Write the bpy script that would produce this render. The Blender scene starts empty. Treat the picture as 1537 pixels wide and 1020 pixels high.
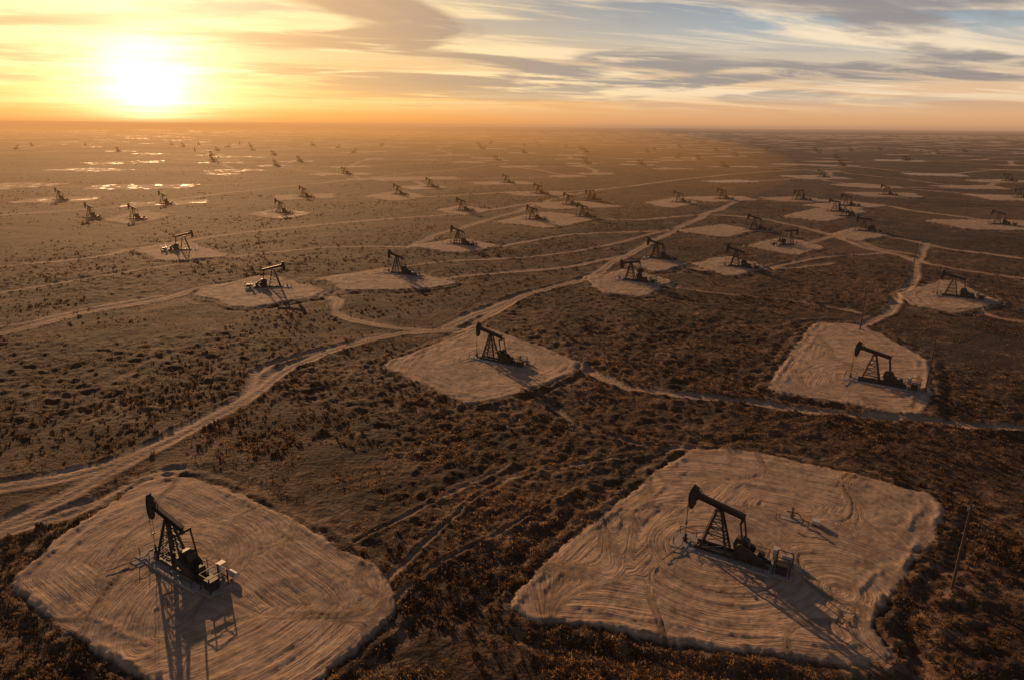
import bpy, math, random, bmesh
import numpy as np
from mathutils import Vector, Matrix
random.seed(7); rng=np.random.default_rng(7)
sc=bpy.context.scene
sc.view_settings.view_transform='Standard'; sc.view_settings.look='None'; sc.view_settings.exposure=0
# ------------------------------------------------------------------ survey of the field
# drone survey readings -> metres on the ground plane (x right, y away from the drone)
H=60.0;F=1025.0;TH=math.atan(321/1025.0);R=0.007
c_,s_=math.cos(TH),math.sin(TH)
def g(px,py):
    u=px-768.5;v=510-py
    v2=v+R*u;u2=u-R*v
    a=u2/F;b=v2/F
    y=c_+b*s_;z=-s_+b*c_
    t=H/-z
    return (a*t,y*t)
polys={
'L1':[(18,878),(90,806),(232,716),(300,720),(430,775),(565,855),(592,890),(588,930),(470,1025),(400,1065),(300,1085),(200,1015),(110,955)],
'R1':[(1035,677),(1090,675),(1240,702),(1400,745),(1425,772),(1345,890),(1310,945),(1340,990),(1290,1008),(1090,978),(920,945),(800,938),(758,914),(830,835),(960,730)],
'C':[(570,550),(690,505),(722,490),(872,545),(860,562),(740,606),(700,608),(660,590)],
'RM':[(1225,487),(1290,488),(1395,543),(1400,575),(1390,625),(1330,620),(1150,587),(1165,560),(1205,505)],
'a':[(1352,440),(1430,420),(1502,455),(1440,472),(1370,460)],
'b':[(880,418),(940,404),(1010,422),(965,447),(900,440)],
'c':[(1035,397),(1095,384),(1150,402),(1095,417)],
'd':[(945,396),(990,386),(1035,398),(985,411)],
'e':[(285,440),(400,414),(490,436),(470,448),(360,466)],
'f':[(480,420),(590,402),(690,425),(640,434),(520,438)],
'g':[(200,376),(275,362),(352,387),(240,394)],
'h':[(615,370),(690,358),(752,370),(690,382)],
'i':[(1118,370),(1180,356),(1242,372),(1190,384)],
'j':[(1245,352),(1290,342),(1335,354),(1290,363)],
'k':[(1015,347),(1085,337),(1135,345),(1090,358)],
'l':[(740,334),(820,318),(907,328),(830,344)],
'm':[(1170,325),(1250,309),(1305,318),(1240,334)],
'n':[(370,322),(420,313),(472,320),(420,330)],
'o':[(155,330),(215,316),(258,324),(200,338)],
'p':[(545,295),(600,286),(642,296),(595,303)],
'q':[(655,316),(695,309),(738,317),(695,325)],
'r':[(965,305),(1015,297),(1048,305),(1010,313)]}
roads={
'A':([(715,492),(620,499),(560,508),(430,550),(330,612),(220,672),(100,740),(0,790),(-200,890)],2.4),
'A2':([(330,612),(200,682),(90,715),(-30,735)],2.6),
'A3':([(560,508),(400,548),(340,600),(240,655)],1.2),
'A4':([(240,712),(120,760),(0,800),(-100,830)],2.2),
'B':([(660,492),(735,462),(800,440),(880,415),(940,382),(1010,347),(1060,322),(1110,300)],2.7),
'B2':([(700,490),(770,452),(850,425),(900,408)],2.0),
'C':([(430,445),(505,447),(522,470),(570,488),(640,497),(715,492)],2.2),
'D':([(-60,512),(0,500),(120,472),(240,450),(300,432),(390,418)],2.6),
'D2':([(-60,480),(0,490),(120,466),(240,444)],1.5),
'E':([(490,440),(640,424),(700,413),(830,403),(880,395),(940,382)],2.3),
'F':([(865,548),(930,572),(1000,588),(1100,600),(1200,612),(1390,630),(1440,640),(1600,648)],1.7),
'G':([(1290,490),(1335,465),(1365,420),(1380,385),(1395,365)],1.7),
'G2':([(1380,385),(1330,375),(1290,360)],2.2),
'H':([(1010,395),(1050,405),(1150,405),(1250,395)],2.0),
'H2':([(1250,352),(1330,380),(1440,405),(1600,425)],2.6),
'H3':([(1150,402),(1240,385),(1330,380)],2.0),
'I':([(620,370),(665,350),(760,322),(830,300),(900,285)],2.6),
'J':([(-50,405),(150,385),(220,370),(400,345),(560,330),(700,320),(800,305)],2.8),
'K':([(1190,370),(1290,350),(1440,375),(1600,395)],2.6),
'L':([(585,870),(640,820),(760,720),(930,690),(1035,677)],.2),
'M':([(520,820),(640,760),(760,700)],.1),
'O':([(800,605),(870,640),(940,672),(1035,677)],.4),
'P':([(0,322),(150,312),(250,300),(400,282),(600,262),(760,245)],3.2),
'R':([(592,905),(650,860),(760,800),(860,740)],.0),
'S':([(1000,345),(900,370),(800,385),(640,395),(480,420)],2.0),
'T':([(1245,352),(1150,330),(1060,322),(960,330),(905,328)],2.8),
'U':([(640,296),(760,290),(900,285),(1100,262),(1300,250)],3.4),
'V':([(1535,340),(1400,320),(1250,300),(1110,300)],3.2),
'W':([(0,440),(180,410),(300,392),(480,372),(620,370)],2.2),
'X':([(750,370),(860,352),(1010,347)],2.2),
'Y':([(1010,430),(1090,440),(1180,450),(1290,470)],1.2),
'Q':([(1430,440),(1480,470),(1560,485)],1.8)}
jacks=[((236,834),12,-33),((1028,816),12,-31),((716,538),12,-32),((1276,570),12,-33),
((1406,444),10,-30),((930,421),-8,-28),((1088,400),5,-33),((970,388),10,-30),((431,432),10,196),
((584,410),12,-30),((293,376),8,200),((677,367),10,-30),((1195,368),4,195),((1283,347),0,-30),((1120,345),8,-28),
((790,330),8,-30),((1242,318),8,-28),((1256,325),0,-28),((414,319),8,-30),((195,328),8,-30),((130,326),8,-30),((591,292),8,-30),((685,317),8,-30),
((1010,304),8,-30),((1075,299),8,-30),((801,292),8,-30),((754,275),8,-30),((1260,309),8,-30),((1484,337),8,-30),((450,295),8,-30),
((845,308),8,-30),((878,301),-8,-30),((1320,293),8,-30),((240,305),8,-30),((1190,300),-8,-30),((865,326),8,-30),((85,300),8,-30)]
poles=[(1290,497),(1388,592),(1428,885),(1490,447),(1369,408),(1448,330)]

# ------------------------------------------------------------------ numpy noise
LAT=rng.random((8,256,256)).astype(np.float32)
def vn(x,y,k=0):
    xi=np.floor(x);yi=np.floor(y);fx=(x-xi);fy=(y-yi)
    fx=fx*fx*(3-2*fx);fy=fy*fy*(3-2*fy)
    xi=xi.astype(np.int64)&255;yi=yi.astype(np.int64)&255
    x1=(xi+1)&255;y1=(yi+1)&255;L=LAT[k]
    return (L[xi,yi]*(1-fx)+L[x1,yi]*fx)*(1-fy)+(L[xi,y1]*(1-fx)+L[x1,y1]*fx)*fy
def fbm(x,y,o=4,k=0):
    t=0;a=.5;n=0
    for i in range(o):
        t=t+a*vn(x+17.3*i,y-9.1*i,(k+i)%8);n+=a;a*=.5
        x=x*2.03;y=y*2.03
    return t/n
def sst(a,b,x):
    t=np.clip((x-a)/(b-a),0,1);return t*t*(3-2*t)
def und(x,y):
    r=np.hypot(x,y)
    return (fbm(x/170,y/170,2,1)-.5)*(.6+5*sst(250,1600,r))
def scrub(x,y):
    r=np.hypot(x,y)
    pt=.25+1.0*sst(.38,.62,fbm(x/55,y/55,2,6))
    f=fbm(x/9,y/9,3,2)-.5
    h=.8*f+pt*(.50*(vn(x/1.9,y/1.9,4)**2)+.25*vn(x/.75,y/.75,5))
    return h*(1-.45*sst(150,500,r))
# ------------------------------------------------------------------ polar terrain sheet
r1=np.geomspace(.6,44,22)[:-1]
r2=np.geomspace(44,400,560)[:-1]
r3=np.geomspace(400,5200,430)[:-1]
r4=np.geomspace(5200,45000,60)
RR=np.concatenate([r1,r2,r3,r4])
A1=np.radians(np.linspace(-48,48,960))
A2=np.radians(np.linspace(48,312,72))[1:-1]
AA=np.concatenate([A1,A2])
NR,NA=len(RR),len(AA)
X=(RR[:,None]*np.sin(AA)[None,:]);Y=(RR[:,None]*np.cos(AA)[None,:])
SD=np.full((NR,NA),-50.,np.float32)
TR=np.zeros((NR,NA),np.float32)
RD=np.full((NR,NA),60.,np.float32)
VARR=np.zeros((NR,NA),np.float32)
def slc(xs,ys,m):
    x0,x1,y0,y1=min(xs)-m,max(xs)+m,min(ys)-m,max(ys)+m
    px=np.array([x0,x1,x0,x1]);py=np.array([y0,y0,y1,y1])
    a=np.degrees(np.arctan2(px,py))
    rr=np.hypot(px,py)
    nx=min(max(0,x0),x1);ny=min(max(0,y0),y1)
    rmin=math.hypot(nx,ny);rmax=rr.max()
    i0=max(0,np.searchsorted(RR,rmin)-1);i1=min(NR,np.searchsorted(RR,rmax)+1)
    if y0<=0: return slice(i0,i1),slice(0,NA)
    j0=max(0,np.searchsorted(A1,math.radians(a.min()))-1);j1=min(960,np.searchsorted(A1,math.radians(a.max()))+1)
    return slice(i0,i1),slice(j0,j1)
def sdpoly(P,x,y):
    n=len(P);d=np.full(x.shape,1e9);s=np.zeros(x.shape,bool)
    for i in range(n):
        ax,ay=P[i];bx,by=P[(i+1)%n]
        ex,ey=bx-ax,by-ay;wx,wy=x-ax,y-ay
        t=np.clip((wx*ex+wy*ey)/(ex*ex+ey*ey+1e-9),0,1)
        d=np.minimum(d,(wx-ex*t)**2+(wy-ey*t)**2)
        cnd=((ay>y)!=(by>y))&(x<(bx-ax)*(y-ay)/(by-ay+1e-12)+ax)
        s^=cnd
    d=np.sqrt(d)
    return np.where(s,d,-d)
def smooth_poly(P,it=2,k=.10):
    for _ in range(it):
        Q=[]
        for i in range(len(P)):
            a=P[i];b=P[(i+1)%len(P)]
            Q.append((a[0]*(1-k)+b[0]*k,a[1]*(1-k)+b[1]*k));Q.append((a[0]*k+b[0]*(1-k),a[1]*k+b[1]*(1-k)))
        P=Q
    return P
def add_pad(P,cx,cy,var=0.,rag=1.):
    xs=[p[0] for p in P];ys=[p[1] for p in P]
    si,sj=slc(xs,ys,14)
    x=X[si,sj];y=Y[si,sj]
    if x.size==0:return
    sd=sdpoly(P,x,y)
    wob=(fbm(x/8,y/8,3,3)-.5)*1.8*rag+(vn(x/1.3,y/1.3,6)-.5)*.6+(vn(x/.5,y/.5,2)-.5)*.5
    dj=np.hypot(x-cx,y-cy)
    d2=np.hypot(x-cx-14,y-cy+9)
    tr=sd+1.2*fbm(x/16,y/16,2,6)
    m=sst(.40,.50,vn(x/13+5,y/13,0));m2=sst(.60,.67,vn(x/16+2,y/16,5))
    tr=np.where(dj<10,dj+.1*x,tr*(1-m)+m*.8*dj)
    tr=tr*(1-m2)+m2*(.9*d2)
    sd=sd+wob
    old=SD[si,sj];w=sd>old
    SD[si,sj]=np.where(w,sd,old);TR[si,sj]=np.where(w,tr,TR[si,sj]);VARR[si,sj]=np.where(w,var,VARR[si,sj])
padc=[]
for k,v in polys.items():
    main=k in('L1','R1','C','RM')
    P=smooth_poly([g(*p) for p in v],1)
    cx=sum(p[0] for p in P)/len(P);cy=sum(p[1] for p in P)/len(P)
    jc=min((math.hypot(g(*j[0])[0]-cx,g(*j[0])[1]-cy),g(*j[0])) for j in jacks)[1]
    add_pad(P,jc[0]+4,jc[1]-2,0 if main else random.uniform(.2,.75),1 if main else 2.6)
    padc.append((cx,cy))
def rpad(x,y,sx,sy,ya,var,rag=3.2):
    P=[]
    for ux,uy in ((-1,-1),(1,-1),(1,1),(-1,1)):
        ux=ux*sx*random.uniform(.7,1.12);uy=uy*sy*random.uniform(.7,1.12)
        P.append((x+ux*math.cos(ya)-uy*math.sin(ya),y+ux*math.sin(ya)+uy*math.cos(ya)))
    add_pad(smooth_poly(P,1),x,y,var,rag)
for (p,t,dg) in jacks:
    x,y=g(*p)
    if min(math.hypot(x-q[0],y-q[1]) for q in padc)>42:
        x+=4;rpad(x,y,random.uniform(28,38),random.uniform(22,28),.3+random.gauss(0,.2),random.uniform(.2,.8));padc.append((x,y))
def add_road(P,w):
    for (a,b) in zip(P[:-1],P[1:]):
        L=math.hypot(b[0]-a[0],b[1]-a[1]);n=max(1,int(L/60))
        for q in range(n):
            ax,ay=a[0]+(b[0]-a[0])*q/n,a[1]+(b[1]-a[1])*q/n
            bx,by=a[0]+(b[0]-a[0])*(q+1)/n,a[1]+(b[1]-a[1])*(q+1)/n
            si,sj=slc([ax,bx],[ay,by],w+12)
            x=X[si,sj];y=Y[si,sj]
            if x.size==0: continue
            wx_=(fbm(x/28,y/28,2,5)-.5)*9
            x=x+wx_;y=y+wx_*.6
            ex,ey=bx-ax,by-ay
            t=np.clip(((x-ax)*ex+(y-ay)*ey)/(ex*ex+ey*ey+1e-9),0,1)
            d=np.hypot(x-ax-ex*t,y-ay-ey*t)-w
            RD[si,sj]=np.minimum(RD[si,sj],d)
def cr(P,n=6):
    out=[];Q=[P[0]]+P+[P[-1]]
    for i in range(1,len(Q)-2):
        p0,p1,p2,p3=[np.array(q) for q in Q[i-1:i+3]]
        for t in np.linspace(0,1,n,endpoint=False):
            v=.5*((2*p1)+(-p0+p2)*t+(2*p0-5*p1+4*p2-p3)*t*t+(-p0+3*p1-3*p2+p3)*t**3)
            out.append((float(v[0]),float(v[1])))
    out.append(P[-1]);return out
for k,(v,w) in roads.items(): add_road(cr([g(*p) for p in v],4),w)
farj=[]
yaw=math.radians(24);sp=135
prev={}
for i in range(-62,63):
    for j in range(-62,63):
        qx=(i+random.uniform(-.5,.5))*sp;qy=(j+random.uniform(-.5,.5))*sp
        x=qx*math.cos(yaw)-qy*math.sin(yaw);y=qx*math.sin(yaw)+qy*math.cos(yaw)
        r=math.hypot(x,y)
        if y<430 or r>7500 or abs(math.degrees(math.atan2(x,y)))>46: continue
        if r<620 and random.random()<.4: continue
        if min(math.hypot(x-p[0],y-p[1]) for p in padc)<85: continue
        if random.random()<.15: continue
        prev[(i,j)]=(x,y)
        big=random.choice([.7,.9,1,1,1.3,1.7])
        rpad(x,y,random.uniform(22,36)*big*(1+max(0,r-2000)/3500),random.uniform(18,27)*min(big,1.3)*(1+max(0,r-2000)/5000),random.choice([yaw,yaw,0.05,-.3])+random.gauss(0,.15),.2+random.random()*1.2,4)
        if r<2400 and random.random()<.42: farj.append((x,y,random.choice([12,0,-10]),random.choice([-30,-30,-30,-60,190])))
for (i,j),p in prev.items():
    for n in ((i+1,j),(i,j+1)):
        if n in prev and random.random()<(.7 if p[1]<2500 else .4):
            q=prev[n];mx=((p[0]+q[0])/2+random.uniform(-15,15),(p[1]+q[1])/2+random.uniform(-15,15))
            add_road([p,mx,q],random.uniform(2.0,3.2)*(1+p[1]/2500))
PAD=sst(-.3,.3,SD)
RW=RD+(fbm(X/4,Y/4,2,7)-.5)*2.0
ROAD=(1-sst(-.9,.7,RW))*(1-PAD)*(.7+.3*sst(.3,.6,fbm(X/14,Y/14,2,1)))
RAD=np.hypot(X,Y)
lanes=.10*np.cos(np.clip(RD,-6,2)*2.6)
fad=1-sst(250,700,RAD)
brk=sst(.30,.60,vn(X/5,Y/5,2))
ruts=(vn(TR*1.25,X/14,3)-.5)*.15+(vn(TR*2.9+40,Y/9+X/20,5)-.5)*.12*brk
zr=fad*(ruts+.34*(fbm(X/4,Y/4,4,4)-.5)+.07*vn(X/.6,Y/.6,1))
zpad=.42+zr+.20*np.exp(-((SD-.9)/.5)**2)*sst(.3,.65,vn(X/5,Y/5,3))+.15*np.exp(-((SD-3.2)/.5)**2)*sst(.4,.6,vn(X/5,Y/5,6))
berm=.45*np.exp(-((SD+1.5)/.8)**2)*vn(X/2.2,Y/2.2,5)-.25*np.exp(-((SD+3.6)/1.2)**2)
ZS=scrub(X,Y)
edge=np.exp(-((RD-.6)/.5)**2)*.2*fad
zroad=-.02+lanes*fad+.08*(vn(X/1.1,Y/1.1,2)-.5)
Z=und(X,Y)+ZS*(1-PAD)*(1-ROAD)+zroad*ROAD+zpad*PAD+berm*(1-PAD)+edge*(1-PAD)
nv=NR*NA
co=np.empty((nv,3),np.float32);co[:,0]=X.ravel();co[:,1]=Y.ravel();co[:,2]=Z.ravel()
ii,jj=np.meshgrid(np.arange(NR-1),np.arange(NA),indexing='ij')
j2=(jj+1)%NA
quads=np.stack([ii*NA+jj,(ii)*NA+j2,(ii+1)*NA+j2,(ii+1)*NA+jj],-1).reshape(-1,4)[:, ::-1]
def mk_mesh(name,co,loops,sizes):
    me=bpy.data.meshes.new(name)
    me.vertices.add(len(co));me.vertices.foreach_set('co',np.ascontiguousarray(co,dtype=np.float32).ravel())
    me.loops.add(len(loops));me.loops.foreach_set('vertex_index',np.ascontiguousarray(loops,dtype=np.int32))
    me.polygons.add(len(sizes))
    st=np.concatenate([[0],np.cumsum(sizes)[:-1]]).astype(np.int32)
    me.polygons.foreach_set('loop_start',st)
    me.update(calc_edges=True)
    return me
loops=np.concatenate([quads.ravel(),np.arange(NA)[::-1]])
sizes=np.concatenate([np.full(len(quads),4),[NA]])
me=mk_mesh('ground',co,loops,sizes)
me.polygons.foreach_set('use_smooth',np.ones(len(sizes),bool))
for nm,ar in (('pad',PAD),('road',ROAD),('trk',TR),('sd',SD),('var',VARR)):
    at=me.attributes.new(nm,'FLOAT','POINT');at.data.foreach_set('value',np.ascontiguousarray(ar,dtype=np.float32).ravel())
ground=bpy.data.objects.new('ground',me);sc.collection.objects.link(ground)

# ------------------------------------------------------------------ node helper
class N:
    def __init__(s,nt): s.t=nt;s.n=nt.nodes;s.l=nt.links;s.n.clear()
    def new(s,ty,**k):
        n=s.n.new(ty)
        for a,b in k.items():setattr(n,a,b)
        return n
    def put(s,sock,v):
        if isinstance(v,bpy.types.NodeSocket): s.l.new(v,sock)
        elif v is not None:
            if hasattr(sock.default_value,'__len__') and not hasattr(v,'__len__'): v=[v]*len(sock.default_value)
            if hasattr(v,'__len__') and len(sock.default_value)==4 and len(v)==3: v=(*v,1)
            sock.default_value=v
    def m(s,op,a,b=None,c=None,clamp=False):
        n=s.new('ShaderNodeMath',operation=op,use_clamp=clamp)
        for i,v in enumerate((a,b,c)):
            if v is not None:s.put(n.inputs[i],v)
        return n.outputs[0]
    def vm(s,op,a,b=None):
        n=s.new('ShaderNodeVectorMath',operation=op)
        s.put(n.inputs[0],a)
        if b is not None:s.put(n.inputs[1],b)
        return n.outputs['Value'] if op in('DOT_PRODUCT','LENGTH') else n.outputs[0]
    def comb(s,x,y,z):
        k=s.new('ShaderNodeCombineXYZ')
        for i,v in enumerate((x,y,z)): s.put(k.inputs[i],v)
        return k.outputs[0]
    def mix(s,f,a,b,bt='MIX'):
        n=s.new('ShaderNodeMix',data_type='RGBA',blend_type=bt)
        s.put(n.inputs[0],f);s.put(n.inputs[6],a);s.put(n.inputs[7],b);return n.outputs[2]
    def ramp(s,f,st,interp='LINEAR'):
        n=s.new('ShaderNodeValToRGB');n.color_ramp.interpolation=interp
        e=n.color_ramp.elements
        while len(e)<len(st):e.new(.5)
        for q,(p,c) in zip(e,st):
            q.position=p;q.color=(*c,1) if hasattr(c,'__len__') else (c,c,c,1)
        s.put(n.inputs[0],f);return n.outputs[0]
    def noise(s,v,sc_,det=3,rough=.5,dist=0):
        n=s.new('ShaderNodeTexNoise');s.put(n.inputs['Vector'],v);n.inputs['Scale'].default_value=sc_
        n.inputs['Detail'].default_value=det;n.inputs['Roughness'].default_value=rough;n.inputs['Distortion'].default_value=dist
        return n.outputs['Fac']
    def sm(s,a,b,x):
        n=s.new('ShaderNodeMapRange',interpolation_type='SMOOTHSTEP');s.put(n.inputs[0],x)
        n.inputs[1].default_value=a;n.inputs[2].default_value=b;return n.outputs[0]
    def attr(s,nm):
        n=s.new('ShaderNodeAttribute',attribute_name=nm);return n.outputs['Fac']
def mat(name):
    m=bpy.data.materials.new(name);m.use_nodes=True;return m,N(m.node_tree)
def finish(n,col,rough,bump=None,bs=.5,bd=.1,metal=0,spec=.3):
    b=n.new('ShaderNodeBsdfPrincipled');n.put(b.inputs['Base Color'],col);n.put(b.inputs['Roughness'],rough)
    b.inputs['Metallic'].default_value=metal;n.put(b.inputs['Specular IOR Level'],spec)
    if bump is not None:
        bn=n.new('ShaderNodeBump');bn.inputs['Strength'].default_value=bs;bn.inputs['Distance'].default_value=bd
        n.put(bn.inputs['Height'],bump);n.l.new(bn.outputs[0],b.inputs['Normal'])
    o=n.new('ShaderNodeOutputMaterial');n.l.new(b.outputs[0],o.inputs[0]);return b
gm,n=mat('ground_soil')
pos=n.new('ShaderNodeNewGeometry').outputs['Position']
sp_=n.new('ShaderNodeSeparateXYZ');n.l.new(pos,sp_.inputs[0])
pad,road,trk,sd,var=[n.attr(k) for k in('pad','road','trk','sd','var')]
n1=n.noise(pos,.009,4,.6);n2=n.noise(pos,.07,4,.65);n3=n.noise(pos,1.1,4,.6);n5=n.noise(pos,.35,3,.65)
scr=n.ramp(n2,[(.36,(.020,.012,.009)),(.5,(.046,.026,.017)),(.64,(.098,.055,.034))])
scr=n.mix(n.m('MULTIPLY',n.sm(.46,.62,n1),.6),scr,(.105,.058,.036))
scr=n.mix(n.m('MULTIPLY',n.sm(.48,.36,n1),.6),scr,(.020,.013,.010))
scr=n.mix(n.m('MULTIPLY',n.sm(.52,.68,n3),n.m('ADD',.15,n.m('MULTIPLY',n.sm(.4,.6,n2),.5))),scr,(.17,.096,.052))
scr=n.mix(n.m('MULTIPLY',n.sm(.5,.34,n3),.6),scr,(.014,.009,.006))
scr=n.mix(n.m('MULTIPLY',n.m('MULTIPLY',n.sm(-16,-1,sd),n.sm(.48,.62,n5)),.7),scr,(.20,.135,.09))
scr=n.mix(n.m('MULTIPLY',n.m('MULTIPLY',n.sm(.54,.63,n2),n.sm(.48,.6,n5)),.6),scr,(.22,.145,.098))
roadc=n.ramp(n3,[(.3,(.27,.185,.13)),(.7,(.45,.32,.225))])
padc_=n.ramp(n5,[(.3,(.30,.205,.14)),(.5,(.40,.283,.20)),(.7,(.48,.35,.25))])
tv=n.comb(n.m('MULTIPLY',trk,2.6),n.m('MULTIPLY',sp_.outputs[0],.12),n.m('MULTIPLY',sp_.outputs[1],.12))
t1=n.noise(tv,1.0,4,.7)
trkh=n.sm(.36,.62,t1)
padc_=n.mix(n.m('MULTIPLY',n.sm(.48,.36,t1),.5),padc_,(.17,.115,.08))
padc_=n.mix(n.m('MULTIPLY',n.sm(.54,.72,n3),.35),padc_,(.54,.40,.29))
padc_=n.mix(n.m('MULTIPLY',n.m('MULTIPLY',n.sm(.50,.38,n5),n.sm(.5,.4,n2)),.35),padc_,(.19,.135,.10))
padc_=n.mix(n.m('MULTIPLY',var,.6,clamp=True),padc_,n.mix(n.sm(1.0,1.3,var),(.52,.39,.29),(.52,.47,.43)))
col=n.mix(road,scr,roadc)
col=n.mix(n.m('MULTIPLY',pad,n.m('SUBTRACT',1,n.m('MULTIPLY',n.m('MULTIPLY',n.sm(.1,.3,var),n.sm(.60,.5,n5)),.2))),col,padc_)
hb=n.m('ADD',n.m('MULTIPLY',n.m('MULTIPLY',n3,1.3),n.m('SUBTRACT',1.2,pad)),n.m('MULTIPLY',n.m('MULTIPLY',trkh,.42),pad))
damp=n.m('MULTIPLY',n.m('MULTIPLY',n.sm(.45,.85,var),pad),n.sm(.53,.62,n2))
rg=n.m('SUBTRACT',.93,n.m('MULTIPLY',damp,.42))
finish(n,col,rg,hb,.9,.28,spec=n.m('ADD',.16,n.m('MULTIPLY',damp,.16)))
me.materials.append(gm)

# ------------------------------------------------------------------ scrub vegetation
def field(ar,x,y):
    r=np.hypot(x,y);a=np.arctan2(x,y)
    i=np.clip(np.searchsorted(RR,r),0,NR-1);j=np.clip(np.searchsorted(A1,a),0,959)
    return ar[i,j]
def scatter(n_,rmin,rmax,fall,clu,thr):
    u=rng.random(n_*3)
    r=np.sqrt(rmin**2+u*(rmax**2-rmin**2)) if fall==0 else rmin*(rmax/rmin)**u
    a=np.radians(rng.uniform(-46,46,n_*3));x=r*np.sin(a);y=r*np.cos(a)
    k=(field(PAD,x,y)<.05)&(field(ROAD,x,y)<.2)&(fbm(x/clu,y/clu,3,3)+.25*(rng.random(len(x))-.5)>thr)
    x=x[k][:n_];y=y[k][:n_];return x,y
def tufts(name,x,y,hmin,hmax,nb,wid,spread,m,ln=.9):
    n_=len(x);z=field(Z,x,y)-.06
    hh=rng.uniform(hmin,hmax,n_)*(.7+.6*vn(x/12,y/12,2))
    an=rng.uniform(0,2*np.pi,(n_,nb));rr=rng.uniform(0,spread,(n_,nb))*(hh/hmax)[:,None]
    bx=x[:,None]+np.cos(an)*rr;by=y[:,None]+np.sin(an)*rr
    lean=rng.uniform(.15,ln,(n_,nb))*hh[:,None]
    tx=bx+np.cos(an)*lean;ty=by+np.sin(an)*lean;tz=z[:,None]+hh[:,None]*rng.uniform(.5,1.05,(n_,nb))
    pa=rng.uniform(0,2*np.pi,(n_,nb));w=wid*rng.uniform(.6,1.3,(n_,nb))*(hh/hmax)[:,None]
    V=np.empty((n_,nb,4,3),np.float32)
    V[...,0,0]=bx-np.cos(pa)*w*.6;V[...,0,1]=by-np.sin(pa)*w*.6;V[...,0,2]=z[:,None]
    V[...,1,0]=bx+np.cos(pa)*w*.6;V[...,1,1]=by+np.sin(pa)*w*.6;V[...,1,2]=z[:,None]
    V[...,2,0]=tx+np.cos(pa)*w;V[...,2,1]=ty+np.sin(pa)*w;V[...,2,2]=tz
    V[...,3,0]=tx-np.cos(pa)*w*.4;V[...,3,1]=ty-np.sin(pa)*w*.4;V[...,3,2]=tz*.9+z[:,None]*.1
    V=V.reshape(-1,3);k=len(V)//4
    me=mk_mesh(name,V,np.arange(len(V)),np.full(k,4));me.materials.append(m)
    o=bpy.data.objects.new(name,me);sc.collection.objects.link(o);return o
def leafmat(name,a,b,tr):
    m,n=mat(name);pos=n.new('ShaderNodeNewGeometry').outputs['Position']
    f=n.noise(pos,.8,2)
    col=n.mix(n.sm(.40,.64,f),a,b)
    d=n.new('ShaderNodeBsdfDiffuse');t=n.new('ShaderNodeBsdfTranslucent');n.put(d.inputs[0],col);n.put(t.inputs[0],col)
    mx=n.new('ShaderNodeMixShader');mx.inputs[0].default_value=tr;n.l.new(d.outputs[0],mx.inputs[1]);n.l.new(t.outputs[0],mx.inputs[2])
    o=n.new('ShaderNodeOutputMaterial');n.l.new(mx.outputs[0],o.inputs[0]);return m
dry=leafmat('dry_grass_blades',(.06,.034,.018),(.44,.25,.10),.5)
sage=leafmat('sagebrush_leaves',(.03,.02,.014),(.17,.10,.055),.4)
x,y=scatter(60000,46,330,1,9,.49);tufts('dry_grass',x,y,.12,.38,4,.08,.24,dry)
x,y=scatter(15000,50,700,1,26,.51);tufts('sagebrush_scrub',x,y,.2,.6,13,.14,.5,sage,.5)
x,y=scatter(7000,250,1500,1,60,.53);tufts('distant_scrub',x,y,.3,.75,6,.32,1.0,sage,.5)

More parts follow.
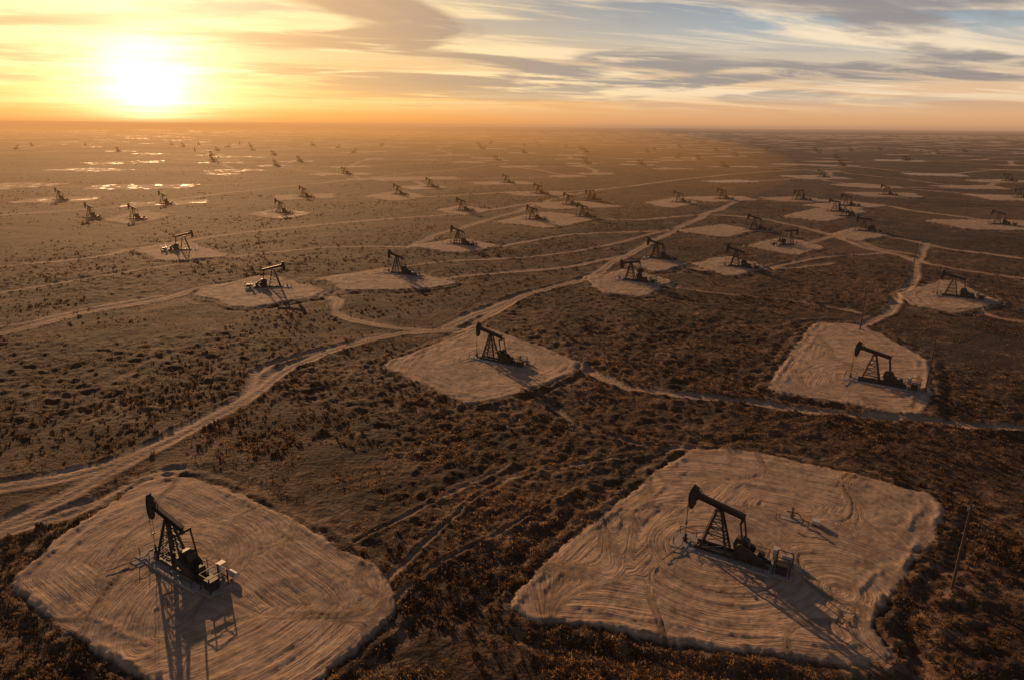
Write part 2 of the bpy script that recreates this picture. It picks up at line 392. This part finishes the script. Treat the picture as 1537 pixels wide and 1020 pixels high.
# ------------------------------------------------------------------ solid-building helper
class B:
    def __init__(s): s.v=[];s.f=[];s.mi=[];
    def hexa(s,c8,m=0):
        k=len(s.v);s.v+= [tuple(c) for c in c8]
        for f in((0,3,2,1),(4,5,6,7),(0,1,5,4),(1,2,6,5),(2,3,7,6),(3,0,4,7)):
            s.f.append([k+i for i in f]);s.mi.append(m)
    def box(s,x0,x1,y0,y1,z0,z1,m=0):
        s.hexa([(x0,y0,z0),(x1,y0,z0),(x1,y1,z0),(x0,y1,z0),(x0,y0,z1),(x1,y0,z1),(x1,y1,z1),(x0,y1,z1)],m)
    def bar(s,p,q,w=.12,h=None,m=0,up=(0,1,0)):
        h=h or w;p=Vector(p);q=Vector(q);d=(q-p).normalized();u=Vector(up)
        if abs(d.dot(u))>.98:u=Vector((1,0,0))
        a=d.cross(u).normalized();b=a.cross(d).normalized()
        c=[]
        for o in(p,q):
            for sa,sb in((-1,-1),(1,-1),(1,1),(-1,1)): c.append(o+a*sa*h/2+b*sb*w/2)
        s.hexa(c,m)
    def cyl(s,p,q,r,m=0,n=12,r2=None):
        r2=r if r2 is None else r2
        p=Vector(p);q=Vector(q);d=(q-p).normalized();u=Vector((0,0,1)) if abs(d.z)<.9 else Vector((1,0,0))
        a=d.cross(u).normalized();b=d.cross(a);k=len(s.v)
        for o,rr in((p,r),(q,r2)):
            for i in range(n):
                t=2*math.pi*i/n;s.v.append(tuple(o+a*rr*math.cos(t)+b*rr*math.sin(t)))
        for i in range(n):
            j=(i+1)%n;s.f.append([k+i,k+j,k+n+j,k+n+i]);s.mi.append(m)
        s.f.append([k+i for i in range(n)][::-1]);s.mi.append(m);s.f.append([k+n+i for i in range(n)]);s.mi.append(m)
    def prism(s,pts,y0,y1,m=0):
        k=len(s.v);n=len(pts)
        for yy in(y0,y1):
            for p in pts:s.v.append((p[0],yy,p[1]))
        s.f.append([k+i for i in range(n)]);s.mi.append(m);s.f.append([k+n+i for i in range(n)][::-1]);s.mi.append(m)
        for i in range(n):
            j=(i+1)%n;s.f.append([k+i,k+n+i,k+n+j,k+j]);s.mi.append(m)
    def mesh(s,name,mats):
        me=bpy.data.meshes.new(name);me.from_pydata(s.v,[],s.f);me.polygons.foreach_set('material_index',s.mi)
        for m in mats:me.materials.append(m)
        bm=bmesh.new();bm.from_mesh(me);bmesh.ops.recalc_face_normals(bm,faces=bm.faces);bm.to_mesh(me);bm.free();me.update();return me
def simple(name,a,b,rough,sc_=3,metal=0,spec=.4):
    m,n=mat(name);tc=n.new('ShaderNodeTexCoord').outputs['Object']
    f=n.noise(tc,sc_,5,.65);finish(n,n.mix(n.sm(.4,.65,f),a,b),rough,f,.3,.02,metal,spec);return m
steel=simple('dark_painted_steel',(.014,.012,.011),(.035,.026,.02),.6,2.5)
conc=simple('weathered_concrete',(.36,.32,.29),(.24,.21,.19),.9,1.2)
white=simple('pale_enclosure_paint',(.55,.5,.44),(.42,.37,.32),.5,2)
rust=simple('rusty_pipe',(.16,.08,.045),(.08,.045,.03),.75,3)
wood=simple('pole_wood',(.10,.065,.045),(.06,.04,.03),.85,4)
def pumpjack(tilt):
    b=B();t=math.radians(tilt)
    b.prism([(-1.6,-.6),(12.6,-.6),(12.6,.22),(-1.6,.22)],-2.3,2.3,1)
    b.box(-1.1,1.1,-3.3,-2.32,-.6,.12,1);b.box(12.62,15.4,-1.8,1.5,-.6,.14,1)
    for y in(-.85,.85):
        b.box(1.6,12.2,y-.14,y+.14,.22,.27);b.box(1.6,12.2,y-.03,y+.03,.27,.62);b.box(1.6,12.2,y-.14,y+.14,.62,.67)
    for x in np.arange(1.8,12.2,1.3): b.box(x,x+.14,-.82,.82,.3,.6)
    px,pz=4.5,7.2
    feet=[(2.5,-1.3),(2.5,1.3),(6.3,-1.15),(6.3,1.15)]
    tops=[(px-.3,-.34),(px-.3,.34),(px+.35,-.34),(px+.35,.34)]
    def leg(i,f): return (feet[i][0]+(tops[i][0]-feet[i][0])*f,feet[i][1]+(tops[i][1]-feet[i][1])*f,.67+(pz-.35-.67)*f)
    for i in range(4): b.bar(leg(i,0),leg(i,1),.27,.30)
    for f in(.2,.4,.6,.8):
        b.bar(leg(0,f),leg(1,f),.13);b.bar(leg(2,f),leg(3,f),.13);b.bar(leg(0,f),leg(2,f),.13);b.bar(leg(1,f),leg(3,f),.13)
    for f0,f1 in((0,.2),(.2,.4),(.4,.6),(.6,.8)):
        b.bar(leg(0,f0),leg(1,f1),.09);b.bar(leg(0,f0),leg(2,f1),.09);b.bar(leg(3,f0),leg(1,f1),.09)
    b.box(px-.55,px+.6,-.5,.5,pz-.40,pz-.22)
    for s in(-.24,.24): b.bar((2.1,s,.5),(px-.6,s,pz-.3),.06)
    for f in np.arange(.04,1,.055): b.bar((2.1+(px-2.7)*f,-.24,.5+(pz-.8)*f),(2.1+(px-2.7)*f,.24,.5+(pz-.8)*f),.04)
    b.cyl((px,-.55,pz-.02),(px,.55,pz-.02),.24)
    ca,sa=math.cos(t),math.sin(t)
    def W(l,h):
        return (px+l*ca+h*sa, pz+.36-l*sa+h*ca)
    def wb(l0,l1,h0,h1,y0,y1,m=0): b.prism([W(l0,h0),W(l1,h0),W(l1,h1),W(l0,h1)],y0,y1,m)
    wb(-3.55,3.7,-.40,-.30,-.28,.28);wb(-3.55,3.7,-.30,.36,-.07,.07);wb(-3.55,3.7,.36,.46,-.28,.28)
    for l in(-2.6,-1.4,0,1.4,2.6): wb(l-.03,l+.03,-.29,.35,-.26,.26)
    Rh=4.5;pts=[]
    for a in np.linspace(-33,18,14):
        a=math.radians(a);pts.append(W(-Rh*math.cos(a),Rh*math.sin(a)))
    inner=[W(-3.50,1.3),W(-3.35,.4),W(-3.35,-.40),W(-3.2,-1.6),W(-3.45,-2.45)]
    b.prism(pts+inner,-.2,.2)
    for q in range(len(pts)-1):
        a0,a1=pts[q],pts[q+1]
        b.bar((a0[0],0,a0[1]),(a1[0],0,a1[1]),.72,.12)
    wb(-3.9,-3.2,.46,.6,-.34,.34);wb(-3.7,-3.1,-.6,-.40,-.34,.34)
    for yy in(-.24,.24):
        b.bar((W(-3.55,1.2)[0],yy,W(-3.55,1.2)[1]),(W(-2.6,.46)[0],yy,W(-2.6,.46)[1]),.07)
    wx=px-Rh-.06
    zc=2.7+.9*math.sin(t)*3
    for yy in(-.2,.2): b.cyl((wx,yy,pz-.6),(wx,yy,zc),.032,n=6)
    b.box(wx-.12,wx+.12,-.34,.34,zc-.1,zc+.08)
    b.cyl((wx,0,zc),(wx,0,1.2),.045,n=8)
    b.cyl((wx,0,.2),(wx,0,.55),.3);b.cyl((wx,0,.55),(wx,0,.63),.42);b.cyl((wx,0,.63),(wx,0,1.15),.16);b.cyl((wx,0,1.15),(wx,0,1.5),.11)
    b.cyl((wx,-.9,.85),(wx,.9,.85),.09);b.cyl((wx,-.55,.7),(wx,-.55,1.0),.17);b.cyl((wx,.55,.7),(wx,.55,1.0),.17)
    b.cyl((wx,-.9,.85),(wx,-1.5,.35),.08,3);b.cyl((wx,-1.5,.35),(wx-1.2,-6.5,.35),.07,3)
    for gx,gy in((-1.3,-1.7),(-1.3,1.7),(1.2,1.7),(1.2,-1.7)): b.cyl((gx,gy,.2),(gx,gy,1.5),.06,n=6)
    b.bar((-1.3,-1.7,1.4),(-1.3,1.7,1.4),.06);b.bar((-1.3,1.7,1.4),(1.2,1.7,1.4),.06);b.bar((-1.3,1.7,.8),(1.2,1.7,.8),.06);b.bar((-1.3,-1.7,.8),(-1.3,1.7,.8),.06)
    gx,gz=8.1,2.9
    b.prism([(7.1,.67),(9.3,.67),(9.1,1.7),(7.3,1.7)],-.7,.7)
    b.prism([(7.15,1.7),(9.15,1.7),(9.3,2.5),(9.0,3.35),(8.2,3.6),(7.3,3.4),(7.0,2.5)],-.6,.6)
    b.cyl((gx,-1.15,gz),(gx,1.15,gz),.2)
    ph=math.radians(-62 if tilt>4 else(0 if tilt>-4 else 75))
    cd=Vector((math.cos(ph),0,math.sin(ph)));cn=Vector((-math.sin(ph),0,math.cos(ph)));G=Vector((gx,0,gz))
    rear=W(3.5,-.45)
    b.cyl((rear[0],-1.25,rear[1]-.1),(rear[0],1.25,rear[1]-.1),.18)
    b.box(rear[0]-.2,rear[0]+.2,-.3,.3,rear[1]-.28,rear[1]+.1)
    for sg in(-1,1):
        y0,y1=(.75,.98) if sg>0 else(-.98,-.75)
        P=[G-cd*.35+cn*.3,G+cd*2.3+cn*.34,G+cd*2.3-cn*.34,G-cd*.35-cn*.3]
        b.prism([(p.x,p.z) for p in P],y0,y1)
        cw=[]
        for a in np.linspace(-1,1,9):
            q=G+cd*(1.35+1.15*math.cos(a*1.35))+cn*(1.25*math.sin(a*1.35));cw.append((q.x,q.z))
        for w_ in(G+cd*.9+cn*.75,G+cd*.9-cn*.75): cw.append((w_.x,w_.z))
        ya,yb=(.66,1.07) if sg>0 else(-1.07,-.66)
        b.prism(cw,ya,yb)
        pin=G+cd*1.05
        b.cyl((pin.x,sg*1.0,pin.z),(pin.x,sg*1.3,pin.z),.12,n=8)
        b.bar((pin.x,sg*1.2,pin.z),(rear[0],sg*1.12,rear[1]-.1),.15,.24)
    b.box(10.2,11.6,-.7,.7,.67,1.05);b.cyl((10.9,-.55,1.5),(10.9,.6,1.5),.5,n=14);b.box(10.6,11.2,-.3,.3,1.95,2.15)
    gp=[]
    for a in np.linspace(90,270,8): gp.append((8.3+.75*math.cos(math.radians(a)),2.5+.75*math.sin(math.radians(a))))
    for a in np.linspace(-90,90,8): gp.append((10.9+.5*math.cos(math.radians(a)),1.5+.5*math.sin(math.radians(a))))
    b.prism(gp,-1.5,-1.2)
    for rx in(6.9,9.3,11.7): 
        for ry in(-2.0,2.0): b.bar((rx,ry,.22),(rx,ry,1.75),.08)
    for ry in(-2.0,2.0):
        for rz in(1.0,1.7): b.bar((6.9,ry,rz),(11.7,ry,rz),.065)
    for rz in(1.0,1.7): b.bar((11.7,-2.0,rz),(11.7,2.0,rz),.065)
    for cx in(12.9,15.0):
        for cy in(-1.4,1.3): b.bar((cx,cy,.13),(cx,cy,2.5),.14)
    for zz in(1.3,2.5):
        b.bar((12.9,-1.4,zz),(15.0,-1.4,zz),.1);b.bar((12.9,1.3,zz),(15.0,1.3,zz),.1);b.bar((12.9,-1.4,zz),(12.9,1.3,zz),.1);b.bar((15.0,-1.4,zz),(15.0,1.3,zz),.1)
    b.box(13.1,14.6,-1.1,.3,.14,1.6,4)
    b.box(12.2,12.9,1.6,2.5,.5,2.1,2);b.box(12.12,12.98,1.52,2.58,2.1,2.18,2);b.bar((12.3,2.05,-.3),(12.3,2.05,.5),.08);b.bar((12.8,2.05,-.3),(12.8,2.05,.5),.08)
    b.cyl((13.4,2.7,.6),(14.9,2.7,.6),.45,2,14)
    return b.mesh('pumpjack',[steel,conc,white,rust,steel])
variants={}
def place_jack(x,y,tilt,deg):
    k=12 if tilt>4 else(0 if tilt>-4 else -10)
    if k not in variants: variants[k]=pumpjack(k)
    o=bpy.data.objects.new('pumpjack',variants[k]);sc.collection.objects.link(o)
    o.location=(x,y,float(und(np.array([x]),np.array([y]))[0])+.42);o.rotation_euler=(0,0,math.radians(deg))
for (p,t,d) in jacks:
    x,y=g(*p);place_jack(x,y,t,d)
for (x,y,t,d) in farj: place_jack(x,y,t,d+random.gauss(0,8))
def zat(x,y): return float(field(Z,np.array([x]),np.array([y]))[0])
b=B()
b.cyl((0,0,-1),(0,0,12.8),.22,0,10,.14)
b.bar((-.9,0,12.1),(.9,0,12.1),.14,.14);b.bar((-.5,.12,12.1),(0,.12,11.4),.06)
for q in(-.8,-.3,.3,.8): b.cyl((q,0,12.17),(q,0,12.42),.06,1,8)
pm=b.mesh('utility_pole',[wood,conc])
for i,p in enumerate(poles):
    x,y=g(*p);o=bpy.data.objects.new('utility_pole',pm);sc.collection.objects.link(o);o.location=(x,y,zat(x,y));o.rotation_euler=(0,0,.6)
b=B()
b.box(-1.6,1.6,-1,1,-.3,.15,1);b.cyl((0,0,.1),(0,0,.6),.3,0);b.cyl((0,0,.6),(0,0,.7),.42,0);b.cyl((0,0,.7),(0,0,1.8),.14,0)
b.cyl((-.9,0,1.1),(.9,0,1.1),.1,0);b.cyl((0,0,1.8),(0,0,1.9),.3,0);b.cyl((.9,0,1.1),(1.5,0,.3),.08,0);b.cyl((1.5,0,.3),(6,-2,.3),.08,0)
for q in(-2.2,2.6): b.bar((q,-1.6,-.3),(q,-1.6,1.1),.1)
b.bar((-2.2,-1.6,1.05),(2.6,-1.6,1.05),.08);b.box(3.0,4.2,-.7,.3,-.2,.9,2)
wm=b.mesh('wellhead',[rust,conc,white])
x,y=g(1188,780);o=bpy.data.objects.new('wellhead',wm);sc.collection.objects.link(o);o.location=(x,y,zat(x,y));o.rotation_euler=(0,0,-.5)

# ------------------------------------------------------------------ light, sky
AZ=math.radians(-26.7);EL=math.radians(13)
sun=bpy.data.lights.new('sun','SUN');sun.energy=5;sun.angle=math.radians(.5);sun.color=(1,.56,.26)
so=bpy.data.objects.new('sun',sun);sc.collection.objects.link(so)
sdv=Vector((math.sin(AZ)*math.cos(EL),math.cos(AZ)*math.cos(EL),math.sin(EL)))
so.rotation_euler=sdv.to_track_quat('Z','Y').to_euler()
w=bpy.data.worlds.new('World');sc.world=w;w.use_nodes=True;n=N(w.node_tree)
d=n.vm('NORMALIZE',n.new('ShaderNodeTexCoord').outputs['Generated'])
sep=n.new('ShaderNodeSeparateXYZ');n.l.new(d,sep.inputs[0]);dx,dy,dz=sep.outputs
sky=n.new('ShaderNodeTexSky',sky_type='NISHITA');sky.sun_disc=False;sky.sun_elevation=EL;sky.sun_rotation=AZ%(2*math.pi);sky.dust_density=1
GE=math.radians(2.2);G=(math.sin(AZ)*math.cos(GE),math.cos(AZ)*math.cos(GE),math.sin(GE))
ang=n.m('MULTIPLY',n.m('ARCCOSINE',n.m('MINIMUM',n.vm('DOT_PRODUCT',d,G),.999999)),57.2958)
el=n.m('MULTIPLY',n.m('ARCSINE',dz),57.2958)
e=n.m('DIVIDE',n.m('MAXIMUM',el,0),40)
far=n.ramp(e,[(0,(.68,.34,.16)),(.04,(.80,.46,.24)),(.10,(.72,.55,.38)),(.17,(.34,.41,.46)),(.25,(.12,.20,.32)),(.6,(.04,.05,.085)),(1,(.03,.04,.07))])
near=n.ramp(e,[(0,(.80,.26,.03)),(.05,(.88,.42,.09)),(.12,(.80,.46,.17)),(.25,(.42,.33,.22)),(.6,(.07,.07,.085)),(1,(.04,.045,.07))])
base=n.mix(n.sm(55,4,ang),far,near)
den=n.m('ADD',dz,.07)
cx=n.m('DIVIDE',dx,den);cy=n.m('DIVIDE',dy,den)
def cvec(rot,sx,sy,off):
    c,s=math.cos(rot),math.sin(rot)
    a=n.m('MULTIPLY',n.m('ADD',n.m('MULTIPLY',cx,c),n.m('MULTIPLY',cy,s)),sx)
    b=n.m('MULTIPLY',n.m('SUBTRACT',n.m('MULTIPLY',cy,c),n.m('MULTIPLY',cx,s)),sy)
    return n.comb(a,b,off)
cA=n.noise(cvec(.26,.30,.55,5.1),1.0,5,.55,.7)
cB=n.noise(cvec(.15,.28,.85,8.4),1.0,6,.62,1.2)
cC=n.noise(cvec(.34,.8,2.0,1.7),1.0,5,.6,.6)
hi=n.mix(n.sm(50,5,ang),(.96,.76,.52),(1.0,.70,.30))
lo=n.mix(n.sm(38,5,ang),(.28,.24,.24),(.50,.235,.07))
fe=n.m('MULTIPLY',n.sm(.6,3.0,el),n.sm(26,11,el))
sk=n.mix(n.m('MULTIPLY',n.m('MULTIPLY',n.sm(.42,.58,cB),.95),fe),base,hi)
dk=n.m('MULTIPLY',n.m('MULTIPLY',n.sm(.44,.54,cA),n.sm(.30,.50,cC)),.95)
sk=n.mix(n.m('MULTIPLY',dk,n.m('MULTIPLY',n.sm(.6,3.4,el),n.sm(35,12,el))),sk,lo)
def expo(k): return n.m('EXPONENT',n.m('MULTIPLY',ang,-1.0/k))
def sc3(f,c): return n.mix(1,f,c,'MULTIPLY')
cl=n.m('SUBTRACT',1.15,n.m('MULTIPLY',n.sm(.35,.65,cC),.45))
tot=n.mix(1,sk,sc3(n.m('MULTIPLY',expo(2.3),cl),(3.6,2.9,1.9)),'ADD')
tot=n.mix(1,tot,sc3(n.m('MULTIPLY',expo(10),cl),(.30,.17,.045)),'ADD')
for nd in n.n:
    if nd.type=='MIX': nd.clamp_result=False;nd.clamp_factor=(nd.blend_type=='MIX')
bg1=n.new('ShaderNodeBackground');n.l.new(sky.outputs[0],bg1.inputs[0]);bg1.inputs[1].default_value=.010
bg2=n.new('ShaderNodeBackground');n.l.new(tot,bg2.inputs[0]);bg2.inputs[1].default_value=.95
ad=n.new('ShaderNodeAddShader');n.l.new(bg1.outputs[0],ad.inputs[0]);n.l.new(bg2.outputs[0],ad.inputs[1])
o=n.new('ShaderNodeOutputWorld');n.l.new(ad.outputs[0],o.inputs[0])
# haze: volumes that absorb and emit a fixed glow in place of scattered sunlight
def hazemat(name,sig,colr):
    hm=bpy.data.materials.new(name);hm.use_nodes=True;q=N(hm.node_tree)
    va=q.new('ShaderNodeVolumeAbsorption');va.inputs['Color'].default_value=(0,0,0,1);va.inputs['Density'].default_value=sig
    ve=q.new('ShaderNodeEmission');ve.inputs['Color'].default_value=(*colr,1);ve.inputs['Strength'].default_value=sig
    aa=q.new('ShaderNodeAddShader');q.l.new(va.outputs[0],aa.inputs[0]);q.l.new(ve.outputs[0],aa.inputs[1])
    oo=q.new('ShaderNodeOutputMaterial');q.l.new(aa.outputs[0],oo.inputs['Volume']);return hm
b=B();b.box(-44000,44000,-44000,44000,-30,95)
ho=bpy.data.objects.new('haze',b.mesh('haze',[hazemat('emissive_haze',1/18000,(.50,.27,.15))]));sc.collection.objects.link(ho)  # even brown-orange emission stands in for light scattered by the air
bm=bmesh.new();bmesh.ops.create_icosphere(bm,subdivisions=5,radius=1)
hme=bpy.data.meshes.new('glowing_haze');bm.to_mesh(hme);bm.free();hme.materials.append(hazemat('sun_glow_emission',1/6500,(1.0,.38,.06)))  # stronger orange emission on the sun side, imitating haze lit by the sun
ho=bpy.data.objects.new('glowing_haze',hme);sc.collection.objects.link(ho)
ho.location=(math.sin(AZ)*3500,math.cos(AZ)*3500,20);ho.scale=(1500,3250,95);ho.rotation_euler=(0,0,-AZ)
# ------------------------------------------------------------------ camera
cam=bpy.data.cameras.new('camera');cam.sensor_width=36;cam.lens=F/1537*36;cam.clip_end=120000;cam.clip_start=.5
co_=bpy.data.objects.new('camera',cam);sc.collection.objects.link(co_)
co_.matrix_world=Matrix.Translation((0,0,H))@Matrix.Rotation(math.pi/2-TH,4,'X')@Matrix.Rotation(R,4,'Z')
sc.camera=co_
